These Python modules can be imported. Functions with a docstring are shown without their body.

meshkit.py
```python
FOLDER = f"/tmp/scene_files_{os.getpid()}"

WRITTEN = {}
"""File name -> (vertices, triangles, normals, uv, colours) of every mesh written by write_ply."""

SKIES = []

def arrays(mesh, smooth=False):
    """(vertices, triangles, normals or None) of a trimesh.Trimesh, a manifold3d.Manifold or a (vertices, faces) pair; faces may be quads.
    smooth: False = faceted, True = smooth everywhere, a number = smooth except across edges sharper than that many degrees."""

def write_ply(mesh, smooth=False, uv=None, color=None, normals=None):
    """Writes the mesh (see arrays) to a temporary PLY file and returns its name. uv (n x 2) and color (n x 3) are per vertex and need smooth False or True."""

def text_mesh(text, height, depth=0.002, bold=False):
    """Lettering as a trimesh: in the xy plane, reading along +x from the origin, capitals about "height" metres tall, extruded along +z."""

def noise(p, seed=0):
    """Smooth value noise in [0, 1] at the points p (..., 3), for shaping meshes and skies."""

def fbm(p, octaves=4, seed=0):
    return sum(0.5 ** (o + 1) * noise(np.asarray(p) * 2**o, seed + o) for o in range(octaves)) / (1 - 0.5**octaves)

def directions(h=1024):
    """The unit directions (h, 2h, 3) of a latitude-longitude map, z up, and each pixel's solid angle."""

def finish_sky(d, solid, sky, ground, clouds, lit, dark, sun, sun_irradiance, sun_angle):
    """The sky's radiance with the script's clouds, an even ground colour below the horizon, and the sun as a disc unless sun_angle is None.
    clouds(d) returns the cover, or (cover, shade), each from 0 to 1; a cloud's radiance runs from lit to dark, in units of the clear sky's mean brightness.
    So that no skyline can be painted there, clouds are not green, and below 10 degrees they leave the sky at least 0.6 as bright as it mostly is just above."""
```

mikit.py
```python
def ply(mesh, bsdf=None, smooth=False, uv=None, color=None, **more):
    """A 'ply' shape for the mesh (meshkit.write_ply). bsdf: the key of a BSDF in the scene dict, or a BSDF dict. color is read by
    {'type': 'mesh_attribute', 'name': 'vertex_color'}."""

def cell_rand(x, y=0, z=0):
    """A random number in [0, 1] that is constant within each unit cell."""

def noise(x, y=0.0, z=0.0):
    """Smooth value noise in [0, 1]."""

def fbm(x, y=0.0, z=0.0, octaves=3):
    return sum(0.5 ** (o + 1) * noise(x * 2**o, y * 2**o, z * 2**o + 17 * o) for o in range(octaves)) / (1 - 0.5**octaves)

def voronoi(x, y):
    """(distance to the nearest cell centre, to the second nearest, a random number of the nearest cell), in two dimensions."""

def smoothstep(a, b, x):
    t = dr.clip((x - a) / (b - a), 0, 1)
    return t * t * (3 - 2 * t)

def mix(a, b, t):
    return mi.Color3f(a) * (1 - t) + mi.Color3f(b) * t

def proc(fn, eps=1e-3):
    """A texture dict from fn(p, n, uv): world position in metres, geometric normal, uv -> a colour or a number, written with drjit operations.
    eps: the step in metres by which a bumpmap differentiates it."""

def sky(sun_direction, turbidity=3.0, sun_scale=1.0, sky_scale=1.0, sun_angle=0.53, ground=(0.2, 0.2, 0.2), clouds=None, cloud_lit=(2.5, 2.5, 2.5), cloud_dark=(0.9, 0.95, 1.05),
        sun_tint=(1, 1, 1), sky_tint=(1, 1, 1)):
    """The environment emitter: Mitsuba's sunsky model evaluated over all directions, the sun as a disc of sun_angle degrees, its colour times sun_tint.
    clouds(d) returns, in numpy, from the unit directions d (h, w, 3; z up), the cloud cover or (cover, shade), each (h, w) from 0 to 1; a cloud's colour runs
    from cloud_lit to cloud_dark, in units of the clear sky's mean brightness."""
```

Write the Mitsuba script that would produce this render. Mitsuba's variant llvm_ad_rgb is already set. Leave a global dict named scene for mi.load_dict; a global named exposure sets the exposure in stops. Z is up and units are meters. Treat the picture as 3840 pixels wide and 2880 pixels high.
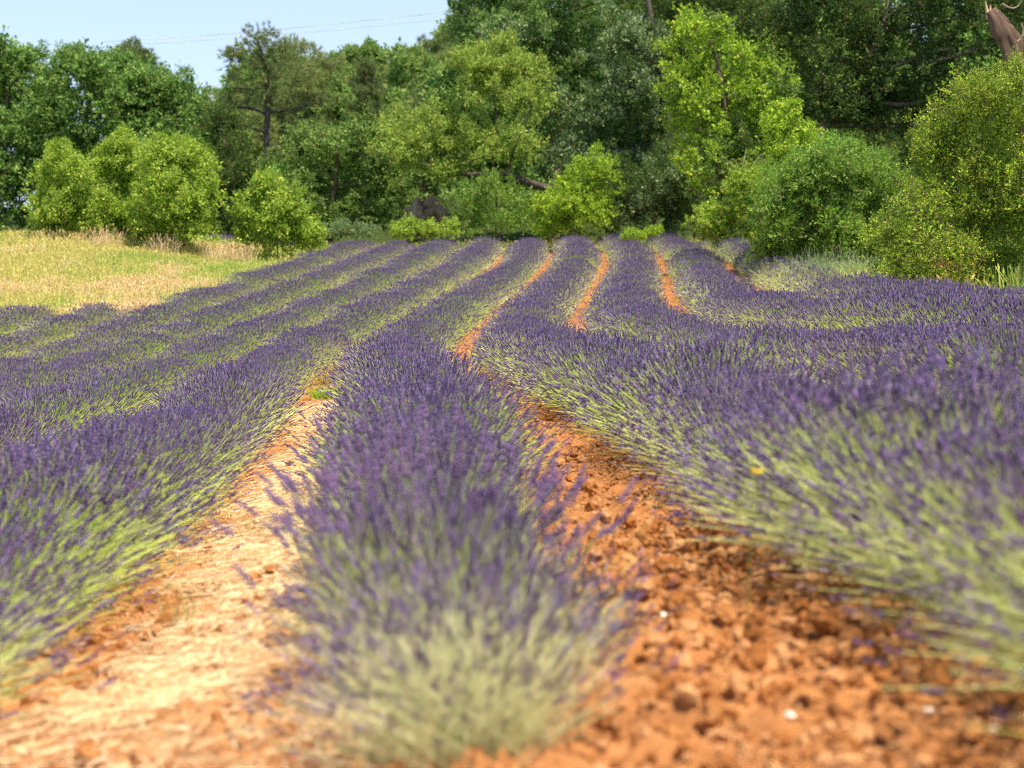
import math
import numpy as np, trimesh
import mitsuba as mi
import mikit, meshkit
from scipy.interpolate import CubicSpline

T = mi.ScalarTransform4f
scene, labels = {}, {}

# ------------------------------------------------------------------ camera, sky, exposure
PITCH = math.atan(209 / 6000)
scene['camera'] = {'type': 'thinlens', 'fov': math.degrees(2 * math.atan(1920 / 6000)), 'fov_axis': 'x',
                   'aperture_radius': 0.0125, 'focus_distance': 16.5, 'near_clip': 0.05, 'far_clip': 3000.0,
                   'to_world': T().look_at(origin=[0, 0, 1.0], target=[0, math.cos(PITCH), 1.0 - math.sin(PITCH)], up=[0, 0, 1])}
scene['sky'] = mikit.sky([0.24, -0.30, 0.90], turbidity=2.6, ground=(0.2, 0.17, 0.1), clouds=lambda d: 0.12 + 0.5 * np.exp(-np.maximum(d[..., 2], 0) / 0.2), cloud_lit=(2.0, 2.15, 2.3))
exposure = 2.6

R0 = np.random.default_rng(7)


def at(u, v, Y):
    """World x, z of the point at distance Y that the photograph shows at (u, v) of 3840 x 2880."""
    cx, cy = (u - 1920) / 6000, (1440 - v) / 6000
    s = Y / (math.cos(PITCH) + cy * math.sin(PITCH))
    return cx * s, 1.0 + s * (-math.sin(PITCH) + cy * math.cos(PITCH))


# ------------------------------------------------------------------ materials
def foliage(rough=0.5, trans=1.0):
    return {'type': 'principledthin', 'base_color': {'type': 'mesh_attribute', 'name': 'vertex_color'}, 'roughness': rough, 'eta': 1.5, 'diff_trans': trans}


def matte(rough=0.85):
    return {'type': 'twosided', 'bsdf': {'type': 'principled', 'base_color': {'type': 'mesh_attribute', 'name': 'vertex_color'}, 'roughness': rough, 'specular': 0.3}}


scene['leaf_material'] = foliage(0.24, 0.95)
scene['stalk_material'] = foliage(0.55, 0.7)
scene['petal_material'] = foliage(0.7, 0.5)
scene['soil_material'] = {'type': 'twosided', 'bsdf': {'type': 'diffuse', 'reflectance': {'type': 'mesh_attribute', 'name': 'vertex_color'}}}
scene['wood_material'] = matte()

# ------------------------------------------------------------------ terrain
YK = [0, 4, 7, 10, 14, 19, 25, 32, 40, 50, 62]
XK = [0.167, -0.183, -0.365, -0.547, -0.842, -1.369, -1.668, -1.307, -0.651, 0.198, 0.634]
GK = [0, 6, 12, 18, 25, 33, 42, 52, 62]
AK = [0.0, 0.0, 0.065, 0.25, 0.524, 1.082, 1.815, 2.822, 3.724]
BK = [0.1218, 0.1263, 0.099, 0.1055, 0.1009, 0.0881, 0.0476, 0.0364, 0.0336]
_base = CubicSpline(YK, XK, bc_type='natural')
_ga, _gb = CubicSpline(GK, AK, bc_type='natural'), CubicSpline(GK, BK, bc_type='natural')
SP = 1.8


def sstep(a, b, x):
    t = np.clip((np.asarray(x, float) - a) / (b - a), 0, 1)
    return t * t * (3 - 2 * t)


def base(y):
    y = np.asarray(y, float)
    return np.where(y > 62, 0.634 + 0.02 * (y - 62), np.where(y < 0, 0.167 - 0.09 * y, _base(np.clip(y, 0, 62))))


def border(y):
    return base(y) - np.where(np.asarray(y) > 39.3, 4.5 * SP, 7.6 * SP)


def ground(x, y):
    x, y = np.broadcast_arrays(np.asarray(x, float), np.asarray(y, float))
    yc = np.clip(y, 0, 62)
    xs = 16 * np.tanh(x / 16)
    far = np.maximum(y - 62, 0)
    z = _ga(yc) + _gb(yc) * xs * np.exp(-far / 12) + 0.62 * (1 - np.exp(-far / 6))
    mound = sstep(0.3, 9.5, base(y) - 4.35 * SP - x) * sstep(37, 58, y) * (1.0 - 0.5 * sstep(60, 67, y))
    bank = np.maximum(x - base(y) - 5.6 * SP, 0)
    z = z + mound + np.minimum(0.16 * bank, 2.5) * sstep(10, 25, y)
    W = 0.45 + 0.5 * sstep(-42, -10, x) + 0.4 * sstep(-12, 6, x)
    hill = 16.5 * sstep(72, 165, y) * W + 3.0 * sstep(150, 400, y)
    rough = (meshkit.fbm(np.stack([x / 14, y / 14, x * 0], -1), 3, 5) - 0.5) * 2.2 * sstep(85, 110, y)
    return z + hill + rough


def clods(x, y):
    """Height of the tilled crumbs of the bare soil."""
    p = np.stack([x, y, x * 0], -1)
    a = meshkit.noise(p / 0.085, 1)
    b = 1 - np.abs(2 * meshkit.noise(p / 0.04, 2) - 1)
    c = meshkit.noise(p / 0.35, 3)
    d = meshkit.noise(p / 0.024, 4)
    w = 0.35 + 1.25 * meshkit.noise(p / 0.42, 6)
    return w * (0.045 * a * a + 0.034 * b * b) + 0.025 * (c - 0.5) + 0.02 * d - 0.045


def rowk(x, y):
    """Row coordinate: whole numbers are the middle of a row, halves the middle of a gap."""
    d = (base(y + 0.05) - base(y - 0.05)) / 0.1
    return (x - base(y)) / np.sqrt(1 + d * d) / SP


def build_ground():
    ys = np.concatenate([-np.geomspace(400, 2, 24), np.arange(-1.5, 2.6, 0.25), np.arange(2.7, 8.5, 0.02), np.arange(8.5, 17, 0.05), np.arange(17, 70, 0.25), np.arange(70, 180, 2.5), np.geomspace(182, 2500, 24)])
    xs = np.concatenate([-np.geomspace(2500, 46, 26), np.arange(-45, -14, 0.6), np.arange(-14, -2.1, 0.12), np.arange(-2.0, 3.1, 0.02), np.arange(3.1, 12, 0.12), np.arange(12, 45, 0.6), np.geomspace(46, 2500, 26)])
    X, Y = np.meshgrid(xs, ys)
    near = 1 - sstep(13, 26, Y)
    infield = sstep(-0.2, 0.5, X - border(Y)) * sstep(-0.5, 0.5, base(Y) + 5.0 * SP - X) * sstep(71, 69, Y)
    Z = ground(X, Y) + clods(X, Y) * infield * (0.35 + 0.65 * near) * sstep(45, 20, Y)
    k = rowk(X, Y)
    gap = np.abs(k - np.round(k)) * 2                      # 1 in the middle of a gap
    Z = Z + 0.05 * (1 - gap) * infield
    P = np.stack([X, Y, Z * 0], -1)
    n1, n2, n3 = meshkit.fbm(P / 0.5, 3, 11), meshkit.fbm(P / 0.09, 3, 12), meshkit.fbm(P / 6, 3, 13)
    soil = np.array([0.29, 0.132, 0.052]) * (0.62 + 0.5 * n1 + 0.35 * n2)[..., None]
    pale = np.clip(sstep(0.66, 0.85, n2) * 0.25, 0, 1)[..., None]
    soil = soil * (1 - pale) + np.array([0.48, 0.29, 0.14]) * pale
    straw = (sstep(0.35, 0.1, np.abs(k + 0.42)) * sstep(1.0, 3.0, Y) * sstep(26, 12, Y) * (0.3 + 0.7 * sstep(0.35, 0.65, n1)))[..., None] * 0.18
    soil = soil * (1 - straw) + np.array([0.62, 0.45, 0.25]) * straw
    dry = np.array([0.48, 0.44, 0.22]) * (0.6 + 0.8 * n3)[..., None]
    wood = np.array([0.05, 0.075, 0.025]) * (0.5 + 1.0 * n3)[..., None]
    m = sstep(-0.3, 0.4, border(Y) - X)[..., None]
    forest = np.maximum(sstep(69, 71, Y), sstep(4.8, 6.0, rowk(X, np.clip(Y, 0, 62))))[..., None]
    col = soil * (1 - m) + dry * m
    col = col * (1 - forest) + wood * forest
    ny, nx = X.shape
    i = np.arange(ny * nx).reshape(ny, nx)
    q = np.stack([i[:-1, :-1], i[:-1, 1:], i[1:, 1:], i[1:, :-1]], -1).reshape(-1, 4)
    V = np.stack([X, Y, Z], -1).reshape(-1, 3)
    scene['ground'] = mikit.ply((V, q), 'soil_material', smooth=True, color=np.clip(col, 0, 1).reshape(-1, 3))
    labels['ground'] = {'label': 'orange tilled soil of the field, running on under meadow and woodland', 'category': 'ground', 'kind': 'structure'}


build_ground()


# ------------------------------------------------------------------ mesh helpers
class Mesh:
    def __init__(self):
        self.v, self.f, self.c, self.n = [], [], [], 0

    def add(self, v, f, c):
        v = np.asarray(v, float).reshape(-1, 3)
        self.v.append(v)
        self.f.append(np.asarray(f, int) + self.n)
        self.c.append(np.broadcast_to(np.asarray(c, float), v.shape))
        self.n += len(v)

    def ply(self, bsdf, smooth=False):
        return mikit.ply((np.vstack(self.v), np.vstack(self.f)), bsdf, smooth=smooth, color=np.clip(np.vstack(self.c), 0, 1))


def unit(a):
    return a / np.maximum(np.linalg.norm(a, axis=-1, keepdims=True), 1e-12)


def frames(d, r):
    """Rotations (n, 3, 3) whose third column is d, turned about it at random."""
    d = unit(np.asarray(d, float))
    a = np.where(np.abs(d[:, 2:]) < 0.9, [0, 0, 1.0], [1.0, 0, 0])
    x = unit(np.cross(a, d))
    y = np.cross(d, x)
    t = r.uniform(0, 2 * np.pi, len(d))[:, None]
    return np.stack([x * np.cos(t) + y * np.sin(t), y * np.cos(t) - x * np.sin(t), d], -1)


def scatter(tv, tf, pos, rot, size):
    """Copies of a small template as one vertex and face list. size: (n,) or (n, 3)."""
    size = np.asarray(size, float)
    size = size[:, None] if size.ndim == 1 else size
    v = np.einsum('nij,nkj->nki', rot, tv[None] * size[:, None, :]) + pos[:, None]
    f = tf[None] + (np.arange(len(pos)) * len(tv))[:, None, None]
    return v.reshape(-1, 3), f.reshape(-1, 3)


def ring_template(radii, heights, sides):
    ang = np.arange(sides) * 2 * np.pi / sides
    v = np.concatenate([np.stack([r * np.cos(ang + 0.5 * i), r * np.sin(ang + 0.5 * i), 0 * ang + h], 1) for i, (r, h) in enumerate(zip(radii, heights))])
    f = []
    for i in range(len(radii) - 1):
        for j in range(sides):
            a, b = i * sides + j, i * sides + (j + 1) % sides
            f += [[a, b, b + sides], [a, b + sides, a + sides]]
    return v, np.array(f)


def ribbons(p0, p1, p2, width, segs, r, c0, c1):
    """Bent flat stalks from p0 over p1 to p2, as vertices, faces and colours."""
    n = len(p0)
    t = np.linspace(0, 1, segs + 1)[None, :, None]
    c = p0[:, None] * (1 - t) ** 2 + p1[:, None] * 2 * t * (1 - t) + p2[:, None] * t * t
    side = frames(p2 - p0, r)[:, :, 0]
    w = (np.asarray(width) * np.ones(n))[:, None, None] * (1.15 - 0.5 * t) * 0.5
    v = np.stack([c - side[:, None] * w, c + side[:, None] * w], 2)
    i = np.arange(segs) * 2
    q = np.concatenate([np.stack([i, i + 1, i + 3], 1), np.stack([i, i + 3, i + 2], 1)])
    f = (q[None] + (np.arange(n) * 2 * (segs + 1))[:, None, None]).reshape(-1, 3)
    col = (c0[:, None] * (1 - t) + c1[:, None] * t)[:, :, None, :] * np.ones((1, 1, 2, 1))
    return v.reshape(-1, 3), f, col.reshape(-1, 3)


def tint(color, n, r, amount=0.25, hue=0.12):
    c = np.asarray(color, float)
    return c * (1 + r.uniform(-amount, amount, (n, 1))) * (1 + r.uniform(-hue, hue, (n, 3)))


def group(name, mesh, bsdf, smooth=False):
    scene[name] = {'type': 'shapegroup', 'piece': mesh.ply(bsdf, smooth)}


def place(key, gname, m):
    scene[key] = {'type': 'instance', 'group': {'type': 'ref', 'id': gname}, 'to_world': T(np.asarray(m, float))}


def matrix(pos, x, y, z):
    m = np.eye(4)
    m[:3, 0], m[:3, 1], m[:3, 2], m[:3, 3] = x, y, z, pos
    return m


# ------------------------------------------------------------------ lavender
SPIKES = {0: ring_template([0.3, 1, 0.55, 1, 0.5, 0.85, 0.1], [0, 0.14, 0.3, 0.46, 0.6, 0.78, 1.0], 3),
          1: ring_template([0.3, 1, 0.7, 0.1], [0, 0.25, 0.65, 1.0], 3),
          2: ring_template([0.5, 1.0, 0.1], [0, 0.4, 1.0], 3)}


def lavender_template(lod, r, count, bare=0.1, dome=False, pale=0.0, green=0.0):
    """(stems, spikes): half a metre of a row, its stalks fanning out across it (x); or a round bush."""
    root = np.stack([r.normal(0, 0.09, count), r.uniform(-0.27, 0.27, count), np.zeros(count)], 1)
    th = np.radians(np.clip(np.where(r.random(count) < 0.72, r.uniform(-1, 1, count) * (71 if lod == 0 else 77), r.normal(0, 30, count)), -80, 80))
    L = r.uniform(0.48, 0.68, count) * (1 - 0.10 * (np.abs(th) / 1.4) ** 2)
    d = np.stack([np.sin(th), r.normal(0, 0.16, count), np.cos(th)], 1)
    if dome:
        root = np.stack([r.normal(0, 0.1, count), r.normal(0, 0.1, count), np.zeros(count)], 1)
        az = r.uniform(0, 2 * np.pi, count)
        th = np.radians(62 if pale > 0.3 else 78) * np.sqrt(r.random(count))
        d = np.stack([np.sin(th) * np.cos(az), np.sin(th) * np.sin(az), np.cos(th)], 1)
        L = r.uniform(0.44, 0.62, count) * (1 - 0.08 * th)
    d = unit(d + r.normal(0, 0.06, (count, 3)))
    tip = root + d * L[:, None]
    mid = root + d * L[:, None] * 0.55 + np.array([0, 0, 0.05])
    tip[:, 2] = np.maximum(tip[:, 2] + 0.02, 0.05)
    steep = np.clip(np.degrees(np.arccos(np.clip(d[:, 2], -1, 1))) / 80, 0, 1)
    stems, spikes = Mesh(), Mesh()
    g = r.random((count, 1))
    c1 = tint([0.68, 0.74, 0.36], count, r) * (1 - g * 0.5) + tint([0.42, 0.60, 0.11], count, r) * g * 0.5
    c1 = c1 * (1 - green) + tint([0.44, 0.63, 0.10], count, r) * green
    c1 = c1 * (1 - pale) + tint([0.86, 0.83, 0.62], count, r) * pale
    c1 = np.minimum(c1, 0.86)
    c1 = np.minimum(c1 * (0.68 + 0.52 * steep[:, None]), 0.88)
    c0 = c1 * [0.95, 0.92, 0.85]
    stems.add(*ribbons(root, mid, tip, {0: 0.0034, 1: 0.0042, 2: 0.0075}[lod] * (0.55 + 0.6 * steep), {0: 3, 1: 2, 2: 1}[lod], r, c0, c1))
    # grey-green leaves low in the plant
    n = {0: 260, 1: 140, 2: 60}[lod]
    lr = np.stack([r.normal(0, 0.12, n), r.uniform(-0.27, 0.27, n), r.uniform(0.0, 0.12, n)], 1)
    ld = unit(np.stack([r.normal(0, 0.9, n), r.normal(0, 0.6, n), r.uniform(0.3, 1, n)], 1))
    if dome:
        lr[:, 1] = r.normal(0, 0.12, n)
        ld = unit(np.stack([r.normal(0, 0.8, n), r.normal(0, 0.8, n), r.uniform(0.2, 1, n)], 1))
    ll = r.uniform(0.14, 0.3, n)[:, None]
    lc = tint([0.40, 0.49, 0.25], n, r) * (1 - pale) + tint([0.42, 0.38, 0.22], n, r) * pale
    stems.add(*ribbons(lr, lr + ld * ll * 0.6, lr + ld * ll, {0: 0.007, 1: 0.01, 2: 0.02}[lod], {0: 2, 1: 1, 2: 1}[lod], r, lc * 0.8, lc))
    # flower spikes on most stalks
    has = r.random(count) > bare + (0 if pale > 0.3 else max({0: 0.62, 1: 0.42, 2: 0.62}[lod] - bare, 0)) * steep ** 1.8
    tp, td = tip[has], unit(tip[has] - mid[has]) + [0, 0, 0.25]
    tv, tf = SPIKES[lod]
    m = len(tp)
    big = {0: 1.0, 1: 1.08, 2: 1.35}[lod]
    size = np.stack([r.uniform(0.0042, 0.0070, m) * big] * 2 + [r.uniform(0.035, 0.07, m)], 1)
    v, f = scatter(tv, tf, tp - unit(td) * 0.01, frames(td, r), size)
    dark, lit = tint([0.07, 0.054, 0.105], m, r, 0.3), tint([0.27, 0.20, 0.43], m, r, 0.35)
    mixv = np.clip(r.normal(0.42, 0.22, (m, 1, 1)) + r.normal(0, 0.28, (m, len(tv), 1)), 0, 1)
    spikes.add(v, f, (dark[:, None] * (1 - mixv) + lit[:, None] * mixv).reshape(-1, 3))
    return stems, spikes


TEMPLATES = {}
for lod, count, kinds in ((0, 1000, 5), (1, 800, 5), (2, 560, 4)):
    for kind in range(kinds):
        r = np.random.default_rng(100 * lod + kind)
        s, f = lavender_template(lod, r, count, bare=[0.03, 0.05, 0.1, 0.2, 0.34][kind], green=[0, 0.1, 0.25, 0.6, 0.8][kind])
        group(f'stalks_{lod}_{kind}', s, 'stalk_material')
        group(f'spikes_{lod}_{kind}', f, 'petal_material')
    TEMPLATES[lod] = kinds
for kind, (lod, count, bare, pale) in enumerate([(0, 680, 0.10, 0.5), (1, 480, 0.12, 0.05), (1, 480, 0.3, 0.0), (0, 560, 0.1, 0.0)]):
    s, f = lavender_template(lod, np.random.default_rng(900 + kind), count, bare=bare, dome=True, pale=pale)
    group(f'stalks_bush_{kind}', s, 'stalk_material')
    group(f'spikes_bush_{kind}', f, 'petal_material')


class Row:
    def __init__(self, key, label, n=0):
        self.key, self.n = key, 0
        labels[key] = {'label': label, 'category': 'lavender row', 'group': 'lavender rows of the field'}
        labels[key + '__stems'] = {'kind': 'stuff'}
        labels[key + '__flower_spikes'] = {'kind': 'stuff'}

    def put(self, kind, pos, tangent, up, size, r, wide=1.0):
        t = unit(np.asarray(tangent, float))
        x = unit(np.cross(t, up))
        y = np.cross(up, x)
        if r.random() < 0.5:
            x, y = -x, -y
        m = matrix(pos, x * size * wide * r.uniform(0.95, 1.05), y * size, up * size * r.uniform(0.92, 1.06))
        self.n += 1
        place(f'{self.key}__stems__{self.n:03d}', f'stalks_{kind}', m)
        place(f'{self.key}__flower_spikes__{self.n:03d}', f'spikes_{kind}', m)


def row_path(k, y0, y1, step, shift=None):
    ys = np.arange(y0 - 2, y1 + 2, 0.05)
    d = (base(ys + 0.05) - base(ys - 0.05)) / 0.1
    n = np.sqrt(1 + d * d)
    x, y = base(ys) + k * SP / n, ys - k * SP * d / n
    if shift is not None:
        x = x + shift(y)
    keep = (y >= y0) & (y <= y1)
    x, y = x[keep], y[keep]
    s = np.concatenate([[0], np.cumsum(np.hypot(np.diff(x), np.diff(y)))])
    u = np.arange(0.2, s[-1], step)
    xx, yy = np.interp(u, s, x), np.interp(u, s, y)
    tx, ty = np.interp(u + 0.1, s, x) - np.interp(u - 0.1, s, x), np.interp(u + 0.1, s, y) - np.interp(u - 0.1, s, y)
    return xx, yy, unit(np.stack([tx, ty, tx * 0], 1))


def surface(x, y):
    e = 0.1
    n = np.array([float(ground(x - e, y) - ground(x + e, y)) / (2 * e), float(ground(x, y - e) - ground(x, y + e)) / (2 * e), 1.0])
    return float(ground(x, y)), unit(n)


def make_row(k, y0, y1, key, label, shift=None, bush=None):
    row, r = Row(key, label), np.random.default_rng(1000 + int(k * 10) + 500)
    xs, ys, ts = row_path(k, y0, y1, 0.42, shift)
    for x, y, t in zip(xs, ys, ts):
        z, n = surface(x, y)
        up = unit(n * 0.7 + np.array([0, 0, 0.3]))
        lod = 0 if y < 13 else 1 if y < 29 else 2
        patch = float(meshkit.noise(np.array([x / 1.7, y / 2.3, k * 3.1]), 21))
        kind = int(np.clip(patch * 6.5 - 1.3 + r.normal(0, 0.7), 0, TEMPLATES[lod] - 1))
        size = (0.83 if k == 1 and y < 9 else 0.88) + r.normal(0, 0.035) + 0.34 * (float(meshkit.noise(np.array([x / 1.1, y / 1.1, k]), 22)) - 0.5)
        t = unit(t + r.normal(0, 0.06, 3) * [1, 1, 0])
        row.put(f'{lod}_{kind}', [x + r.normal(0, 0.03), y, z + 0.02], t, up, size, r, (1.30 if k == 1 and y < 9 else 1.28 if k == -1 and y < 9 else 0.86 if k == 0 and y < 9 else 1.16) + 0.10 * float(sstep(14, 36, y)))
    return row


make_row(0, 4.2, 69, 'lavender_row', 'lavender row in the middle, its near end a pale tuft at the bottom edge')
make_row(1, 1.6, 69, 'lavender_row_001', 'first lavender row right of the middle one, filling the right foreground', shift=lambda y: -0.10 * sstep(11, 6, y))
make_row(-1, 4.35, 69, 'lavender_row_002', 'first lavender row left of the middle one, its near end at the lower left corner')
make_row(2, 7.0, 69, 'lavender_row_003', 'second lavender row right of the middle one, behind the right foreground row')
make_row(3, 11.0, 69, 'lavender_row_004', 'third lavender row right of the middle one, before the separate rounded bushes')
make_row(-2, 9.0, 69, 'lavender_row_005', 'second lavender row left of the middle one, entering at the left edge')
make_row(-3, 15.0, 69, 'lavender_row_006', 'third lavender row left of the middle one, two rows in from the meadow')
make_row(-4, 20.0, 69, 'lavender_row_007', 'lavender row running along the foot of the dry meadow for its whole length')
make_row(-5, 26.0, 38.6, 'lavender_row_008', 'short lavender row ending against the meadow, its blunt end in dry grass')
make_row(-6, 30.0, 39.2, 'lavender_row_009', 'shortest lavender row against the meadow, farthest to the left')
make_row(-7, 33.0, 37.5, 'lavender_row_010', 'scrap of lavender row at the left edge of the picture below the meadow')
r4 = make_row(4, 17.0, 29.0, 'lavender_row_011', 'gappy lavender row of separate rounded bushes beside the right-hand scrub')
r = np.random.default_rng(44)
for y, s in [(29.9, 1.05), (31.6, 1.1), (32.5, 1.0), (35.6, 1.15), (36.6, 1.1), (40.2, 1.2), (41.2, 1.15), (42.1, 1.1)]:
    xs, ys, ts = row_path(4, y - 0.3, y + 0.3, 0.3)
    x, yy = xs[0], ys[0]
    z, n = surface(x, yy)
    r4.put(f'bush_{1 + int(r.integers(2))}', [x, yy, z], ts[0], n, s * 1.15, r)
xs, ys, ts = row_path(4, 42.6, 63, 0.45)
for x, y, t in zip(xs, ys, ts):
    z, n = surface(x, y)
    r4.put(f'2_{int(r.integers(1, 4))}', [x, y, z], t, n, 1.0, r)
# the pale tuft that ends the middle row
k0 = labels and Row.__new__(Row)
k0.key, k0.n = 'lavender_row', 900
r = np.random.default_rng(5)
for x, y, s, kind in [(-0.10, 3.64, 0.80, 0), (-0.08, 4.02, 0.85, 0), (-0.05, 4.5, 0.88, 3)]:
    z, n = surface(x, y)
    k0.put(f'bush_{kind}', [x, y, z], [0, 1, 0], n, s, r)
k1 = Row.__new__(Row)
k1.key, k1.n = 'lavender_row_002', 900
for x, y, s, kind in [(-1.9, 4.2, 1.05, 3)]:
    z, n = surface(x, y)
    k1.put(f'bush_{kind}', [x, y, z], [0, 1, 0], n, s, r)

# ------------------------------------------------------------------ sprays of leaves
LEAF = (np.array([[0, 0, 0], [-0.29, 0.06, 0.48], [0.29, 0.06, 0.48], [0, -0.03, 1.0]]), np.array([[0, 3, 1], [0, 2, 3]]))
NARROW = (np.array([[0, 0, 0], [-0.16, 0.03, 0.5], [0.16, 0.03, 0.5], [0, 0.06, 1.0]]), np.array([[0, 2, 1], [1, 2, 3]]))
NEEDLE = (np.array([[-0.05, 0, 0], [0.05, 0, 0], [0, 0.02, 1.0]]), np.array([[0, 1, 2]]))
_o = [(0, 0), (0.10, 0.12), (0.07, 0.2), (0.24, 0.34), (0.13, 0.44), (0.34, 0.6), (0.17, 0.7), (0.24, 0.86), (0.07, 0.92), (0, 1.0)]
_ov = [(x, -0.25 * x * (1 - x), z) for x, z in _o] + [(-x, -0.25 * x * (1 - x), z) for x, z in _o[1:-1]]
_ov = [(x, abs(x) * 0.25, z) for x, _, z in _ov]
OAK = (np.array(_ov + [(0, 0.0, 0.5)]), np.array([[i, i + 1, 18] for i in range(9)] + [[0, 18, 10]] + [[i + 1, i, 18] for i in range(10, 17)] + [[17, 18, 9]]))

SPECIES = {  # leaf shape, leaf length, leaves, colour, second colour, share of the second, flatness
    'dark_oak': (LEAF, 0.105, 110, (0.062, 0.125, 0.036), (0.22, 0.31, 0.06), 0.16, 0.6),
    'broadleaf': (LEAF, 0.13, 110, (0.115, 0.24, 0.055), (0.36, 0.54, 0.15), 0.35, 0.6),
    'round': (LEAF, 0.115, 110, (0.13, 0.25, 0.05), (0.40, 0.53, 0.16), 0.35, 0.5),
    'willow': (NARROW, 0.14, 140, (0.24, 0.37, 0.06), (0.55, 0.68, 0.17), 0.42, 0.5),
    'silver': (LEAF, 0.11, 110, (0.14, 0.25, 0.09), (0.50, 0.62, 0.34), 0.3, 0.4),
    'bright': (LEAF, 0.12, 100, (0.20, 0.37, 0.035), (0.54, 0.72, 0.09), 0.42, 0.5),
    'shrub': (LEAF, 0.135, 75, (0.20, 0.36, 0.035), (0.60, 0.76, 0.15), 0.45, 0.3),
    'green': (NARROW, 0.10, 120, (0.16, 0.34, 0.045), (0.42, 0.66, 0.13), 0.38, 0.3),
    'pine': (NEEDLE, 0.22, 170, (0.14, 0.22, 0.08), (0.25, 0.29, 0.10), 0.35, 0.2),
    'light_pine': (NEEDLE, 0.24, 170, (0.24, 0.33, 0.11), (0.36, 0.41, 0.14), 0.4, 0.2),
    'hill': (LEAF, 0.2, 80, (0.18, 0.31, 0.08), (0.29, 0.41, 0.11), 0.35, 0.4),
    'near_oak': (OAK, 0.085, 54, (0.18, 0.33, 0.035), (0.58, 0.74, 0.10), 0.45, 0.4),
    'brown_oak': (OAK, 0.08, 40, (0.36, 0.15, 0.06), (0.50, 0.24, 0.10), 0.4, 0.5),
}


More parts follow.
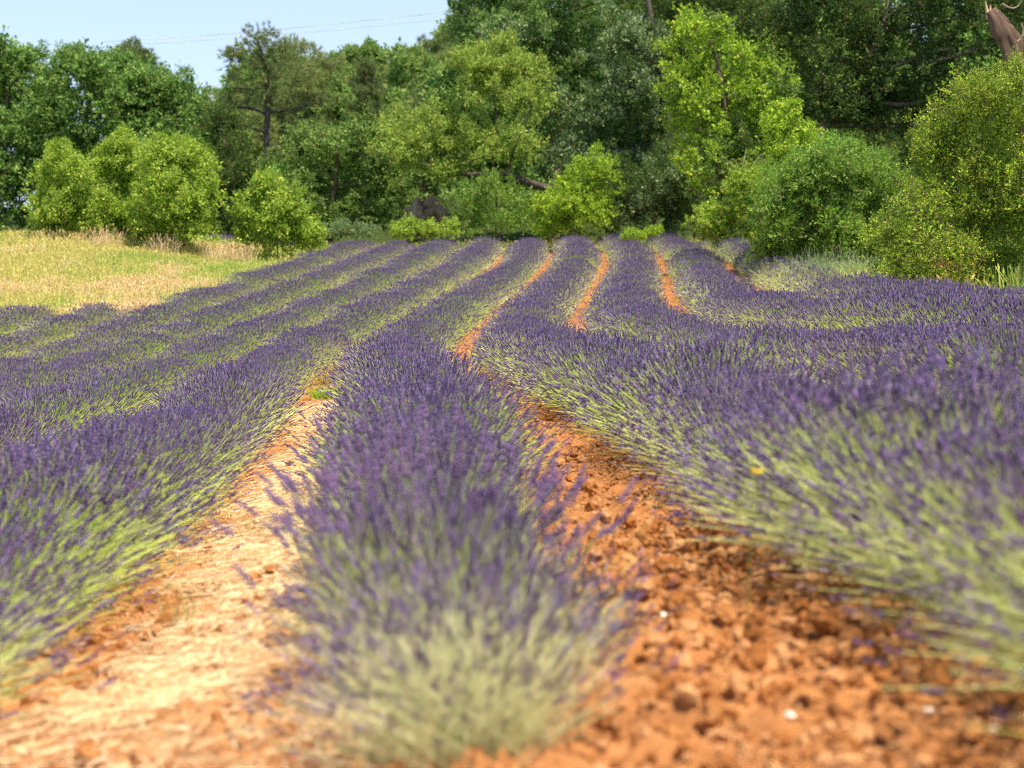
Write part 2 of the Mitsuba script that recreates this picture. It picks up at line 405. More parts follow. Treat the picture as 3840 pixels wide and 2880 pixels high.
def spray(name, kind):
    shape, length, count, ca, cb, share, flat = SPECIES[name]
    r = np.random.default_rng(sum(map(ord, name)) * 10 + kind)
    m = Mesh()
    nt = 9
    td = unit(r.normal(0, 1, (nt, 3)) * [1, 1, 0.7] + [0, 0, 0.45])
    tl = r.uniform(0.35, 0.62, nt)
    which = r.integers(0, nt, count)
    at_ = r.uniform(0.25, 1.0, count) ** 0.7
    pos = td[which] * (tl[which] * at_)[:, None] + r.normal(0, 0.055, (count, 3)) - [0, 0, 0.05]
    if shape is NEEDLE:
        at_ = 0.62 + 0.38 * at_
        pos = td[which] * (tl[which] * at_)[:, None] + r.normal(0, 0.02, (count, 3))
    d = unit(td[which] * 0.8 + r.normal(0, 0.65, (count, 3)) + [0, 0, 0.1])
    nrm = unit(r.normal(0, 0.7, (count, 3)) + [0, 0, flat])
    y = unit(nrm - d * (nrm * d).sum(1, keepdims=True))
    rot = np.stack([np.cross(y, d), y, d], -1)
    size = length * r.uniform(0.7, 1.25, count)
    v, f = scatter(shape[0], shape[1], pos, rot, size)
    second = (r.random(count) < share)[:, None]
    col = np.where(second, tint(cb, count, r, 0.2, 0.06), tint(ca, count, r, 0.3, 0.08))
    m.add(v, f, np.repeat(col, len(shape[0]), 0))
    z = np.zeros((nt, 3)) - [0, 0, 0.05]
    bark = tint([0.14, 0.10, 0.07], nt, r, 0.2, 0.05)
    m.add(*ribbons(z, td * tl[:, None] * 0.5 - [0, 0, 0.02], td * tl[:, None], 0.012, 1, r, bark, bark))
    return m


SPRAYS = {}
for name in SPECIES:
    SPRAYS[name] = 3 if name in ('dark_oak', 'near_oak', 'broadleaf') else 2
    for kind in range(SPRAYS[name]):
        group(f'spray_{name}_{kind}', spray(name, kind), 'leaf_material')


# ------------------------------------------------------------------ trees and shrubs
def tube(points, radii, r, sides=8, color=(0.13, 0.10, 0.075), knots=0.0, step=0.25, ridge=0.0):
    p, rad = np.asarray(points, float), np.asarray(radii, float)
    s = np.concatenate([[0], np.cumsum(np.linalg.norm(np.diff(p, axis=0), axis=1))])
    u = np.linspace(0, s[-1], max(4, int(s[-1] / step)))
    k = CubicSpline(s, p, bc_type='natural') if len(p) > 2 else None
    c = k(u) if k else p[0] + (p[1] - p[0]) * (u / s[-1])[:, None]
    q = np.interp(u, s, rad)
    t = unit(np.gradient(c, axis=0))
    a = unit(np.cross(t, [0.31, 0.2, 0.93]))
    b = np.cross(t, a)
    ang = np.arange(sides) * 2 * np.pi / sides
    bump = 1 + (0.12 + knots) * (meshkit.noise(np.stack([ang[None] * 1.3 + 0 * u[:, None], u[:, None] * 2.5 + 0 * ang[None], 0 * u[:, None] + 0 * ang[None] + p[0, 0]], -1), 31) - 0.5) * 2
    bump = bump + ridge * (meshkit.noise(np.stack([ang[None] * 3.2 + 0.5 * u[:, None], u[:, None] * 1.1 + 0 * ang[None], 0 * u[:, None] + 0 * ang[None] + 3.3], -1), 33) - 0.5) * 2
    v = c[:, None] + (q[:, None] * bump)[..., None] * (np.cos(ang)[None, :, None] * a[:, None] + np.sin(ang)[None, :, None] * b[:, None])
    n = len(u)
    i, j = np.meshgrid(np.arange(n - 1), np.arange(sides), indexing='ij')
    f = np.stack([i * sides + j, i * sides + (j + 1) % sides, (i + 1) * sides + (j + 1) % sides, (i + 1) * sides + j], -1).reshape(-1, 4)
    v = np.concatenate([v.reshape(-1, 3), c[-1:]])
    cap = np.stack([(n - 1) * sides + np.arange(sides), (n - 1) * sides + (np.arange(sides) + 1) % sides, np.full(sides, n * sides)], 1)
    f = np.vstack([f[:, [0, 1, 2]], f[:, [0, 2, 3]], cap])
    col = np.asarray(color) * (0.45 + 1.1 * meshkit.noise(v * ([13, 13, 2.0] if ridge else [9, 9, 2.5]), 32))[:, None]
    return v, f, col


def add_tube(key, *a, **k):
    m = Mesh()
    m.add(*tube(*a, **k))
    scene[key] = m.ply('wood_material', True)


COUNT = {}


def tree(kind, label, category, Y, u, lobes, species, spray_size, cover=1.0, trunk=0.2, limbs=6, bark=(0.13, 0.10, 0.075), lean=0.0, grp=None, depth=0.8, path=None, bumps=7, bump_size=(0.25, 0.48), hole=0.26, shoots=0.4, core=0.9, top=None):
    """A tree or shrub at distance Y. lobes: (u, v, half width, half height) of each mass of the crown as seen in the photograph; each gets its own
    depth. The crown is sprays of leaves round the lobes; trunk and limbs are tubes."""
    COUNT[kind] = COUNT.get(kind, -1) + 1
    key = kind if COUNT[kind] == 0 else f'{kind}_{COUNT[kind]:03d}'
    r = np.random.default_rng(sum(map(ord, key)) * 7 + int(u) * 13 + int(Y * 10))
    labels[key] = {'label': label, 'category': category}
    if grp:
        labels[key]['group'] = grp
    labels[key + '__crown'] = {'kind': 'stuff'}
    s = Y / 6000
    bx = (u - 1920) * s
    bz = float(ground(bx, Y))
    L = []
    for i, (lu, lv, a, b) in enumerate(lobes):
        x, z = at(lu, lv, Y)
        L.append((np.array([x, Y + r.uniform(-depth, depth) * a * s, z]), np.array([a * s, 0.85 * min(a, b * 1.3) * s + 0.1, b * s])))
    n = 0
    parts, sprigs = [], []
    for c, rad in L:
        parts.append((c, rad * core, 0.75))
        for _ in range(bumps):
            d = unit(r.normal(0, 1, 3) + [0, -0.25, 0.2])
            q = r.uniform(*bump_size)
            if r.random() < shoots:
                e = unit(d + [0, 0, 0.35])
                st = c + e * rad * 0.82
                e = unit(e + [0, 0, 0.6] + r.normal(0, 0.3, 3))
                ln = r.uniform(0.3, 0.75) * rad.min() + 0.2 * spray_size
                for t, w in ((0.25, 0.7), (0.5, 0.6), (0.75, 0.5), (1.0, 0.38)):
                    sprigs.append((st + e * ln * t + r.normal(0, 0.03, 3), e, w * spray_size))
                continue
            parts.append((c + d * rad * r.uniform(0.78, 1.0), rad * q + 0.03, 1.0))
    for c, rad, dens in parts:
        area = 4 * np.pi * ((rad[0] * rad[1]) ** 1.6 / 3 + (rad[0] * rad[2]) ** 1.6 / 3 + (rad[1] * rad[2]) ** 1.6 / 3) ** (1 / 1.6)
        m = max(3, int(cover * dens * area / (np.pi * (0.42 * spray_size) ** 2)))
        d = unit(r.normal(0, 1, (m, 3)))
        rr = (1 - 0.6 * r.random(m) ** 1.6) * (0.95 + 0.75 * (meshkit.noise(d * 2.6 + c, 41) - 0.5))
        rr = np.where(r.random(m) < 0.07, r.uniform(1.05, 1.35, m), rr)
        d = d[gap_ := meshkit.noise(d * 3.1 + c * 1.7, 43) > hole]
        rr = rr[gap_]
        m = len(d)
        P = c + d * rad * rr[:, None]
        for p, dd in zip(P, d):
            if p[2] < float(ground(p[0], p[1])) + 0.05:
                continue
            z = unit(0.55 * dd + np.array([0, 0, 0.75]) + r.normal(0, 0.3, 3))
            q = frames(z[None], r)[0] * spray_size * r.uniform(0.75, 1.25)
            n += 1
            sp = species if isinstance(species, str) else species[int(r.random() < 0.3)]
            place(f'{key}__crown__{n:03d}', f'spray_{sp}_{int(r.integers(SPRAYS[sp]))}', matrix(p, q[:, 0], q[:, 1], q[:, 2]))
    for p, e, w in sprigs:
        q = frames(e[None], r)[0] * w
        n += 1
        sp = species if isinstance(species, str) else species[0]
        place(f'{key}__crown__{n:03d}', f'spray_{sp}_{int(r.integers(SPRAYS[sp]))}', matrix(p, q[:, 0], q[:, 1], q[:, 2]))
    # trunk and limbs
    C = np.array([c for c, _ in L])
    order = np.argsort(C[:, 2])
    mean = C.mean(0)
    if trunk:
        if path is None:
            hi = C[order[-1]] if top is None else np.array([at(*top, Y)[0], Y, at(*top, Y)[1]])
            pts = [[bx, Y, bz - 0.15], [bx + lean * 0.4, Y + r.normal(0, 0.1), bz + (hi[2] - bz) * 0.35], [0.5 * bx + 0.5 * mean[0] + lean, Y + r.normal(0, 0.2), bz + (hi[2] - bz) * 0.65], hi]
        else:
            pts = [[at(pu, pv, Y)[0], Y + dy, at(pu, pv, Y)[1]] for pu, pv, dy in path]
            pts[0][2] = min(pts[0][2], bz - 0.1)
        pts = np.array(pts)
        add_tube(key + '__trunk', pts, np.linspace(trunk, trunk * 0.3, len(pts)), r, color=bark)
        ss = np.linspace(0, 1, len(pts))
        k = CubicSpline(ss, pts, bc_type='natural')
        for j in range(min(limbs, len(L))):
            c, rad = L[order[int(j * len(L) / max(1, min(limbs, len(L))))]]
            t = np.linspace(0.15, 0.95, 60)
            q = k(t)
            cand = np.linalg.norm(q - c, axis=1) + 1.2 * np.maximum(q[:, 2] - c[2] + 0.15 * rad[2] + 0.3, 0)
            t0 = t[int(cand.argmin())]
            a = k(t0)
            mid = (a + c) / 2 + r.normal(0, 0.06, 3) * np.linalg.norm(c - a) - [0, 0, 0.05 * np.linalg.norm(c - a)]
            end = c + (c - a) / max(np.linalg.norm(c - a), 0.1) * rad.mean() * 0.55
            name = key + '__branch' + (f'_{j:03d}' if j else '')
            w = trunk * (1 - 0.7 * t0) * 0.5
            add_tube(name, [a, mid, c, end], [w, w * 0.7, w * 0.45, w * 0.15], r, sides=6, color=bark)
    return key


W1 = 'edge of the field'
# left woodland
tree('oak_tree', 'dark green oak at the far left edge of the wood, cut by the picture edge', 'tree', 88, -20, [(-60, 420, 200, 190), (70, 320, 160, 130), (40, 600, 190, 170), (180, 470, 150, 140), (-80, 720, 180, 150), (140, 690, 150, 150), (30, 230, 70, 50)], 'broadleaf', 1.5, 1.45, 0.3, hole=0.14)
tree('oak_tree', 'broad dark green oak left of the skyline dip, behind the three bright shrubs', 'tree', 86, 420, [(330, 330, 130, 110), (450, 340, 120, 100), (400, 480, 170, 150), (290, 600, 150, 130), (530, 450, 120, 120), (450, 640, 180, 150), (330, 760, 150, 100), (560, 370, 80, 80), (300, 240, 60, 45), (420, 250, 70, 45)], 'broadleaf', 1.45, 1.45, 0.3, hole=0.14)
tree('oak_tree', 'green oak whose rounded crown falls to the skyline dip on the left', 'tree', 84, 640, [(600, 350, 90, 90), (650, 470, 110, 110), (700, 560, 110, 110), (610, 620, 140, 130), (760, 640, 110, 110), (690, 760, 150, 110), (560, 780, 120, 90), (660, 340, 60, 60), (740, 470, 60, 80)], 'broadleaf', 1.4, 1.45, 0.28, hole=0.14)
tree('oak_tree', 'low dark oak under the tall pine, between the bright shrubs', 'tree', 80, 870, [(850, 540, 90, 90), (900, 660, 110, 110), (820, 760, 120, 100), (960, 740, 100, 100), (890, 830, 120, 70), (800, 450, 60, 70)], 'dark_oak', 1.25, 1.0, 0.22)
tree('pine_tree', 'dark pine tip poking above the left oaks', 'pine tree', 96, 490, [(492, 190, 26, 24), (470, 215, 32, 18), (520, 222, 36, 18), (490, 255, 60, 26), (450, 245, 30, 16), (545, 255, 30, 18), (490, 310, 80, 40)], 'pine', 1.1, 0.9, 0.2, 4)
PINE = [(955, 150, 34, 34), (900, 190, 26, 22), (880, 235, 36, 26), (930, 235, 46, 34), (1000, 175, 44, 40), (1060, 200, 46, 36), (1030, 250, 60, 40), (960, 300, 70, 34), (1100, 270, 60, 40), (1150, 320, 56, 36), (880, 330, 44, 24), (1060, 330, 70, 40), (1180, 390, 60, 34), (930, 390, 70, 30), (1090, 410, 80, 36), (850, 400, 46, 22), (900, 470, 70, 26), (1130, 480, 80, 30), (1060, 540, 80, 26)]
tree('pine_tree', 'tall airy pine with a bare dark trunk rising above the skyline dip', 'pine tree', 100, 1002, PINE, ('pine', 'light_pine'), 1.2, 0.62, 0.24, 9, bumps=3, shoots=0.6, bark=(0.075, 0.065, 0.06), path=[(1003, 640, 0), (1000, 480, 0.1), (1004, 340, 0), (990, 230, -0.1), (965, 150, 0)])
tree('pine_tree', 'paler bushy pine just right of the tall bare-trunked one', 'pine tree', 110, 1190, [(1100, 200, 50, 40), (1160, 230, 70, 50), (1230, 300, 80, 70), (1130, 330, 90, 70), (1210, 430, 110, 80), (1090, 450, 80, 60), (1270, 400, 70, 70), (1150, 540, 120, 60), (1270, 520, 80, 60)], ('light_pine', 'pine'), 1.5, 0.9, 0.24, 6)
tree('pine_tree', 'dark slim pine in front of the pale hillside scrub, left of the willow', 'pine tree', 100, 1370, [(1372, 270, 22, 26), (1370, 320, 40, 28), (1365, 370, 52, 28), (1375, 420, 60, 30), (1370, 475, 64, 30)], 'pine', 1.2, 0.8, 0.16, 4)
# middle
tree('round_tree', 'broad low round-crowned green tree behind the field, left of the rocks', 'tree', 80, 1240, [(1150, 590, 130, 100), (1270, 545, 130, 90), (1400, 560, 110, 90), (1090, 720, 130, 120), (1250, 700, 150, 130), (1400, 710, 130, 120), (1170, 830, 120, 80), (1320, 830, 120, 80), (1040, 650, 80, 80), (1470, 650, 80, 90), (1490, 790, 60, 80)], ('round', 'broadleaf'), 1.15, 1.1, 0.25)
tree('willow_tree', 'pale yellow-green willow leaning left on a long dark horizontal limb', 'tree', 75, 2120, [(1800, 260, 90, 70), (1900, 220, 100, 80), (1990, 290, 100, 80), (1850, 350, 110, 60), (1990, 400, 90, 70), (1520, 470, 90, 55), (1640, 455, 100, 60), (1480, 560, 80, 60), (1600, 565, 120, 60), (1740, 510, 120, 70), (1850, 570, 110, 60), (1950, 540, 100, 70), (1660, 630, 90, 30), (1780, 300, 70, 90)], 'willow', 1.1, 0.95, 0.26, 10, bark=(0.07, 0.055, 0.045), path=[(2150, 890, 0), (2100, 730, 0), (1990, 690, -0.2), (1880, 655, -0.3), (1750, 655, -0.2), (1640, 605, 0)], depth=0.6)
tree('tall_tree', 'tallest tree left of centre, its dark crown leaving the top edge', 'tree', 84, 2080, [(1890, 40, 100, 90), (2040, -30, 150, 120), (1950, 150, 110, 90), (2110, 110, 150, 120), (2250, 0, 150, 130), (2060, 250, 120, 100), (2190, 240, 140, 110), (1870, 120, 50, 60), (2080, 420, 120, 120), (2060, 560, 120, 110), (2130, 700, 130, 110)], ('broadleaf', 'silver'), 1.3, 1.0, 0.34, 8, top=(2100, 0))
tree('tall_tree', 'silvery green poplar with a slanting dark trunk at the top centre', 'tree', 79, 2500, [(2210, 420, 130, 110), (2330, 330, 130, 110), (2150, 560, 120, 100), (2300, 520, 140, 120), (2400, 220, 110, 100), (2400, 430, 110, 110), (2220, 680, 120, 90), (2360, 640, 120, 100), (2330, 130, 110, 100)], ('silver', 'dark_oak'), 1.15, 0.8, 0.3, 8, bark=(0.06, 0.05, 0.045), path=[(2520, 880, 0), (2500, 500, -0.6), (2470, 250, -0.9), (2440, 90, -0.6), (2420, -60, 0)])
tree('tall_tree', 'dark tall tree filling the top edge right of the slanting trunk', 'tree', 80, 2620, [(2450, 40, 130, 110), (2570, -20, 140, 120), (2700, 10, 150, 110), (2520, 150, 110, 100), (2820, 60, 130, 110), (2540, 330, 110, 120), (2500, 520, 110, 120)], 'dark_oak', 1.3, 1.0, 0.32, 6, top=(2600, 0))
tree('dark_thicket', 'dark blue-green thicket at the field edge below the silvery poplar', 'thicket', 71, 2450, [(2350, 740, 130, 110), (2480, 690, 130, 110), (2450, 820, 140, 80), (2300, 830, 100, 70), (2570, 780, 110, 110), (2620, 680, 100, 100), (2540, 590, 110, 90)], ('dark_oak', 'silver'), 1.0, 1.1, 0.12, 4)
tree('bright_bush', 'bright yellow-green pointed bush against the dark thicket at the field end', 'bush', 69.5, 2170, [(2210, 620, 55, 55), (2150, 700, 80, 70), (2240, 730, 75, 80), (2080, 800, 80, 60), (2190, 820, 110, 60), (2270, 650, 40, 60), (2050, 850, 70, 35), (2130, 770, 90, 70)], 'bright', 0.75, 1.1, 0.07, 4, bumps=11, shoots=0.6, core=0.86)
tree('field_edge_bush', 'mid-green broad bush at the field end below the long willow limb', 'bush', 71, 1860, [(1750, 780, 100, 80), (1870, 770, 120, 90), (1980, 790, 90, 80), (1800, 850, 120, 40), (1930, 850, 110, 40), (1860, 720, 80, 50)], ('green', 'round'), 0.9, 1.1, 0.08, 4)
tree('field_edge_bush', 'small pale green shrub in front of the rocks at the field end', 'bush', 67.6, 1590, [(1530, 850, 50, 30), (1600, 862, 60, 30), (1680, 862, 60, 28), (1500, 872, 40, 18)], 'shrub', 0.55, 1.2, 0.03, 2)
tree('field_edge_bush', 'small grey-leaved shrub left of the rocks at the field end', 'bush', 69, 1320, [(1290, 868, 50, 28), (1360, 866, 55, 30), (1240, 880, 40, 18)], 'silver', 0.6, 1.2, 0.03, 2)
# right-hand side
tree('bright_tree', 'sunlit yellow-green tree standing before the dark wood on the right', 'tree', 62, 2730, [(2570, 160, 80, 70), (2670, 130, 100, 80), (2600, 280, 110, 100), (2740, 250, 120, 100), (2850, 210, 100, 80), (2560, 400, 80, 70), (2680, 410, 130, 100), (2800, 410, 110, 110), (2640, 530, 120, 70), (2780, 550, 110, 90), (2900, 330, 80, 80), (2660, 640, 120, 80), (2800, 660, 120, 80)], ('bright', 'round'), 1.05, 1.0, 0.2, 7)
tree('bright_tree', 'small yellow-leaved tree under the overhanging oak, beside its pale trunk', 'tree', 43, 2950, [(2960, 450, 60, 55), (2920, 520, 60, 60), (3000, 530, 60, 50), (2950, 590, 70, 50)], 'bright', 0.7, 0.9, 0.07, 3)
tree('spreading_oak', 'huge shady oak overhanging the right-hand scrub on a pale trunk', 'tree', 46, 3110, [(2950, 70, 150, 110), (3120, -20, 180, 130), (3300, 60, 170, 130), (3480, 0, 160, 130), (3650, 60, 150, 140), (2990, 220, 130, 100), (3160, 190, 160, 130), (3340, 240, 150, 120), (3500, 200, 140, 120), (3060, 350, 130, 90), (3230, 360, 140, 100), (3380, 390, 130, 90), (3520, 370, 130, 110), (3150, 440, 100, 50), (3300, 480, 100, 50), (3680, 300, 120, 120), (3800, 150, 130, 150), (3850, 400, 120, 130)], 'dark_oak', 0.95, 1.0, 0.26, 14, bark=(0.17, 0.145, 0.125), path=[(3130, 760, 0), (3095, 560, 0.1), (3110, 430, 0), (3190, 300, 0.2), (3300, 130, 0), (3340, -60, 0)])
tree('green_shrub', 'broad fresh green shrub below the overhanging oak', 'shrub', 41.5, 3130, [(2950, 700, 100, 80), (3080, 650, 120, 80), (3210, 640, 110, 80), (3310, 690, 90, 100), (2920, 820, 100, 90), (3060, 770, 140, 130), (3200, 770, 140, 130), (3020, 640, 90, 70), (3130, 610, 90, 60), (3330, 820, 100, 100), (2960, 910, 90, 60), (3100, 890, 120, 70), (3260, 900, 120, 60), (2890, 760, 70, 90)], ('green', 'round'), 0.75, 1.6, 0.1, 5, bumps=12, shoots=0.6, core=0.86)
tree('yellow_shrub', 'olive-yellow shrub with dead twigs at the right end of the field', 'shrub', 56, 2740, [(2660, 830, 70, 50), (2740, 780, 70, 80), (2800, 710, 60, 60), (2830, 830, 70, 80), (2700, 880, 80, 35), (2780, 890, 80, 40)], 'shrub', 0.6, 1.4, 0.06, 4, bumps=12, shoots=0.6, core=0.86)
tree('green_shrub', 'low light green scrub along the foot of the broad green shrub', 'shrub', 42, 3060, [(2930, 950, 80, 50), (2990, 930, 90, 60), (3080, 900, 100, 60), (3170, 890, 100, 60), (3240, 930, 90, 70)], ('shrub', 'green'), 0.6, 1.8, 0.04, 3)
tree('near_oak', 'nearest oak shrub at the right edge, sunlit lobed leaves down to the lavender', 'oak shrub', 28.5, 3700, [(3640, 390, 90, 70), (3770, 340, 90, 70), (3580, 500, 100, 100), (3730, 480, 130, 120), (3560, 690, 110, 100), (3700, 690, 150, 130), (3830, 600, 130, 130), (3460, 810, 110, 90), (3620, 850, 150, 120), (3780, 870, 140, 130), (3350, 925, 125, 70), (3480, 980, 140, 90), (3640, 1010, 140, 80), (3790, 1030, 120, 70), (3400, 1040, 130, 60), (3880, 750, 140, 150), (3850, 420, 110, 130), (3530, 580, 60, 60)], 'near_oak', 0.55, 1.5, 0.05, 10, path=[(3700, 1090, 0.7), (3690, 800, 0.8), (3720, 520, 0.7), (3740, 400, 0.5)], depth=1.0, bumps=24, bump_size=(0.14, 0.4), shoots=0.55, core=0.85)
tree('sapling', 'thin yellow-green sapling standing in the lavender at the far right rows', 'sapling', 58, 2372, [(2372, 880, 22, 18), (2350, 895, 14, 10), (2400, 888, 14, 10)], 'bright', 0.32, 1.2, 0.015, 2)
tree('sapling', 'smaller thin sapling just right of the other in the far lavender', 'sapling', 59, 2445, [(2445, 872, 20, 14), (2470, 862, 12, 8), (2425, 878, 10, 8)], 'bright', 0.3, 1.0, 0.015, 2)
# bright shrubs at the top of the meadow
tree('meadow_shrub', 'leftmost of the bright yellow-green shrubs at the top of the meadow', 'shrub', 58, 260, [(225, 580, 26, 40), (225, 625, 60, 50), (180, 710, 70, 70), (300, 660, 70, 70), (240, 800, 90, 70), (330, 770, 80, 80), (160, 820, 60, 60), (230, 865, 100, 30), (340, 860, 80, 35)], 'shrub', 0.75, 1.5, 0.04, 4, bumps=11, shoots=0.6, core=0.86)
tree('meadow_shrub', 'tallest bright yellow-green shrub of the meadow top, second from the left', 'shrub', 59, 460, [(470, 575, 60, 45), (430, 650, 80, 80), (500, 700, 80, 90), (420, 790, 90, 80), (510, 820, 80, 60), (390, 610, 40, 40), (470, 535, 28, 40), (425, 590, 32, 45), (480, 870, 110, 35)], 'shrub', 0.75, 1.5, 0.04, 4, bumps=11, shoots=0.6, core=0.86)
tree('meadow_shrub', 'widest bright yellow-green shrub of the meadow top, third from the left', 'shrub', 57.5, 670, [(690, 552, 26, 36), (610, 562, 28, 34), (600, 600, 80, 45), (690, 600, 60, 40), (600, 660, 90, 80), (720, 650, 75, 80), (660, 750, 100, 80), (770, 740, 50, 70), (600, 830, 100, 55), (740, 820, 70, 50), (620, 875, 120, 30), (740, 870, 70, 30)], 'shrub', 0.75, 1.5, 0.04, 4, bumps=11, shoots=0.6, core=0.86)
tree('meadow_shrub', 'separate bright shrub at the lower right corner of the meadow top', 'shrub', 58, 1040, [(1000, 678, 20, 30), (1000, 710, 45, 40), (960, 775, 70, 60), (1065, 770, 66, 60), (1000, 840, 95, 50), (1110, 835, 72, 50), (1170, 885, 38, 26), (915, 835, 40, 42), (1000, 895, 90, 35), (1085, 895, 75, 32), (940, 885, 50, 35)], 'shrub', 0.75, 1.5, 0.04, 4, bumps=11, shoots=0.6, core=0.86)

# trees that fill the hillside and the wood behind
r = np.random.default_rng(77)
HG = 'small trees covering the hillside'


def hill_tree(x, y, h, sp):
    u = 1920 + x / y * 6000
    z = float(ground(x, y))
    v0 = 1440 - 6000 * ((z - 1) * math.cos(PITCH) + y * math.sin(PITCH)) / (y * math.cos(PITCH) - (z - 1) * math.sin(PITCH))
    q = 6000 / y
    w = h * r.uniform(0.28, 0.4)
    lobes = [(u + r.normal(0, 0.35) * w * q, v0 - f * h * q, w * g * q, 0.2 * h * q) for f, g in ((0.3, 0.8), (0.45, 0.95), (0.6, 0.8), (0.75, 0.6), (0.9, 0.4))]
    kind, lab, cat = ('hill_pine', 'distant pine on the hillside behind the field', 'pine tree') if 'pine' in sp else ('hill_tree', 'distant round green tree on the hillside behind the field', 'tree')
    tree(kind, lab, cat, y, u, lobes, sp, 1.9, 0.85, 0.12, 0, bumps=3, shoots=0.3, grp=HG + (' (pines)' if 'pine' in sp else ' (broadleaved)'))


for i in range(120):
    y = r.uniform(104, 172)
    u = r.uniform(640, 2000)
    x = (u - 1920) / 6000 * y
    hill_tree(x, y, r.uniform(4.5, 8.0) * (1.1 if y > 140 else 0.9), ['pine', 'light_pine', 'hill', 'hill'][int(r.integers(4))])
for i in range(15):
    y = r.uniform(90, 100)
    x = -1 + i * 2.3 + r.normal(0, 0.6)
    u = 1920 + x / y * 6000
    tree('backwood_tree', 'dark tree deep in the wood behind the right-hand trees', 'tree', y, u, [(u, 700, 130, 160), (u + r.normal(0, 40), 480, 150, 150), (u + r.normal(0, 40), 260, 140, 150), (u + r.normal(0, 40), 60, 130, 150), (u + r.normal(0, 40), -90, 120, 110)], 'broadleaf', 2.0, 1.3, 0.2, 2, hole=0.1, grp='dark trees deep in the wood')
for i, (x, y) in enumerate([(9.6, 62), (11.6, 57), (13.4, 54), (12.2, 50), (14.0, 46), (13.2, 41), (12.5, 36)]):
    u = 1920 + x / y * 6000
    q = 62 / y
    tree('understorey_bush', 'dark understorey bush in the shade below the right-hand oaks', 'bush', y, u, [(u, 800, 120 * q, 110 * q), (u + 60, 640, 120 * q, 100 * q), (u - 50, 560, 100 * q, 100 * q)], 'dark_oak', 1.3, 0.9, 0.1, 2, grp='understorey bushes in the shade')
# ------------------------------------------------------------------ single flower spikes of the nearest plants
r = np.random.default_rng(300)
for kind in range(4):
    m = Mesh()
    tv, tf = ring_template([0.3, 1, 0.5, 1.05, 0.5, 0.95, 0.45, 0.7, 0.1], [0, 0.12, 0.26, 0.4, 0.52, 0.66, 0.78, 0.9, 1.0], 5)
    mixv = np.clip(r.normal(0.5, 0.3, (len(tv), 1)), 0, 1)
    m.add(tv * [0.0085, 0.0085, 0.06 + 0.008 * kind], tf, np.array([0.10, 0.075, 0.14]) * (1 - mixv) + np.array([0.30, 0.21, 0.42]) * mixv)
    z = np.zeros((1, 3))
    m.add(*ribbons(z - [[0.0, 0, 0.3]], z - [[0.012, 0, 0.15]], z, 0.0032, 3, r, np.array([[0.42, 0.50, 0.2]]), np.array([[0.34, 0.42, 0.16]])))
    group(f'single_spike_{kind}', m, 'petal_material')


def single_spikes(key, k, y0, y1, count, shift=0.0):
    for i in range(count):
        y = y0 + (y1 - y0) * r.random() ** 1.4
        th = math.radians(np.clip(r.uniform(-46, 46), -75, 75))
        d = unit(np.array([math.sin(th), -0.15 + r.normal(0, 0.2), math.cos(th)]))
        n = math.sqrt(1 + 0.02)
        x = float(base(y)) + k * SP + shift
        p = np.array([x + r.normal(0, 0.06), y, float(ground(x, y)) + 0.04]) + d * r.uniform(0.5, 0.68)
        q = frames(d[None] + r.normal(0, 0.1, 3), r)[0]
        place(f'{key}__flower_spike' + (f'_{i:03d}' if i else ''), f'single_spike_{int(r.integers(4))}', matrix(p, q[:, 0], q[:, 1], q[:, 2]))


single_spikes('lavender_row', 0, 4.0, 7.5, 260)
single_spikes('lavender_row_001', 1, 3.4, 8.0, 240, 0.1)
single_spikes('lavender_row_002', -1, 4.8, 8.5, 200)

# ------------------------------------------------------------------ grass, straw, clods


def tuft(r, count, height, radius, ca, cb, width=0.006, heads=0.0, arch=0.5):
    m = Mesh()
    az, q = r.uniform(0, 2 * np.pi, count), np.sqrt(r.random(count)) * radius
    p0 = np.stack([q * np.cos(az), q * np.sin(az), 0 * q - 0.03], 1)
    lean = unit(r.normal(0, 1, (count, 3)) * [1, 1, 0] + p0 * [1, 1, 0] / radius) * arch * r.random((count, 1))
    h = height * r.uniform(0.5, 1.15, (count, 1))
    p1 = p0 + (np.array([0, 0, 1.0]) + lean * 0.3) * h * 0.6
    p2 = p0 + unit(np.array([0, 0, 1.0]) + lean) * h
    t = r.random((count, 1))
    c = tint(ca, count, r, 0.2, 0.05) * t + tint(cb, count, r, 0.2, 0.05) * (1 - t)
    m.add(*ribbons(p0, p1, p2, width, 2, r, c * 0.85, c))
    if heads:
        k = r.random(count) < heads
        tv, tf = ring_template([0.4, 1, 0.2], [0, 0.4, 1.0], 3)
        n = int(k.sum())
        v, f = scatter(tv, tf, p2[k], frames(unit(p2[k] - p1[k]), r), np.stack([np.full(n, width * 1.1)] * 2 + [r.uniform(0.05, 0.1, n)], 1))
        m.add(v, f, np.repeat(c[k] * [1.15, 1.0, 0.9], len(tv), 0))
    return m


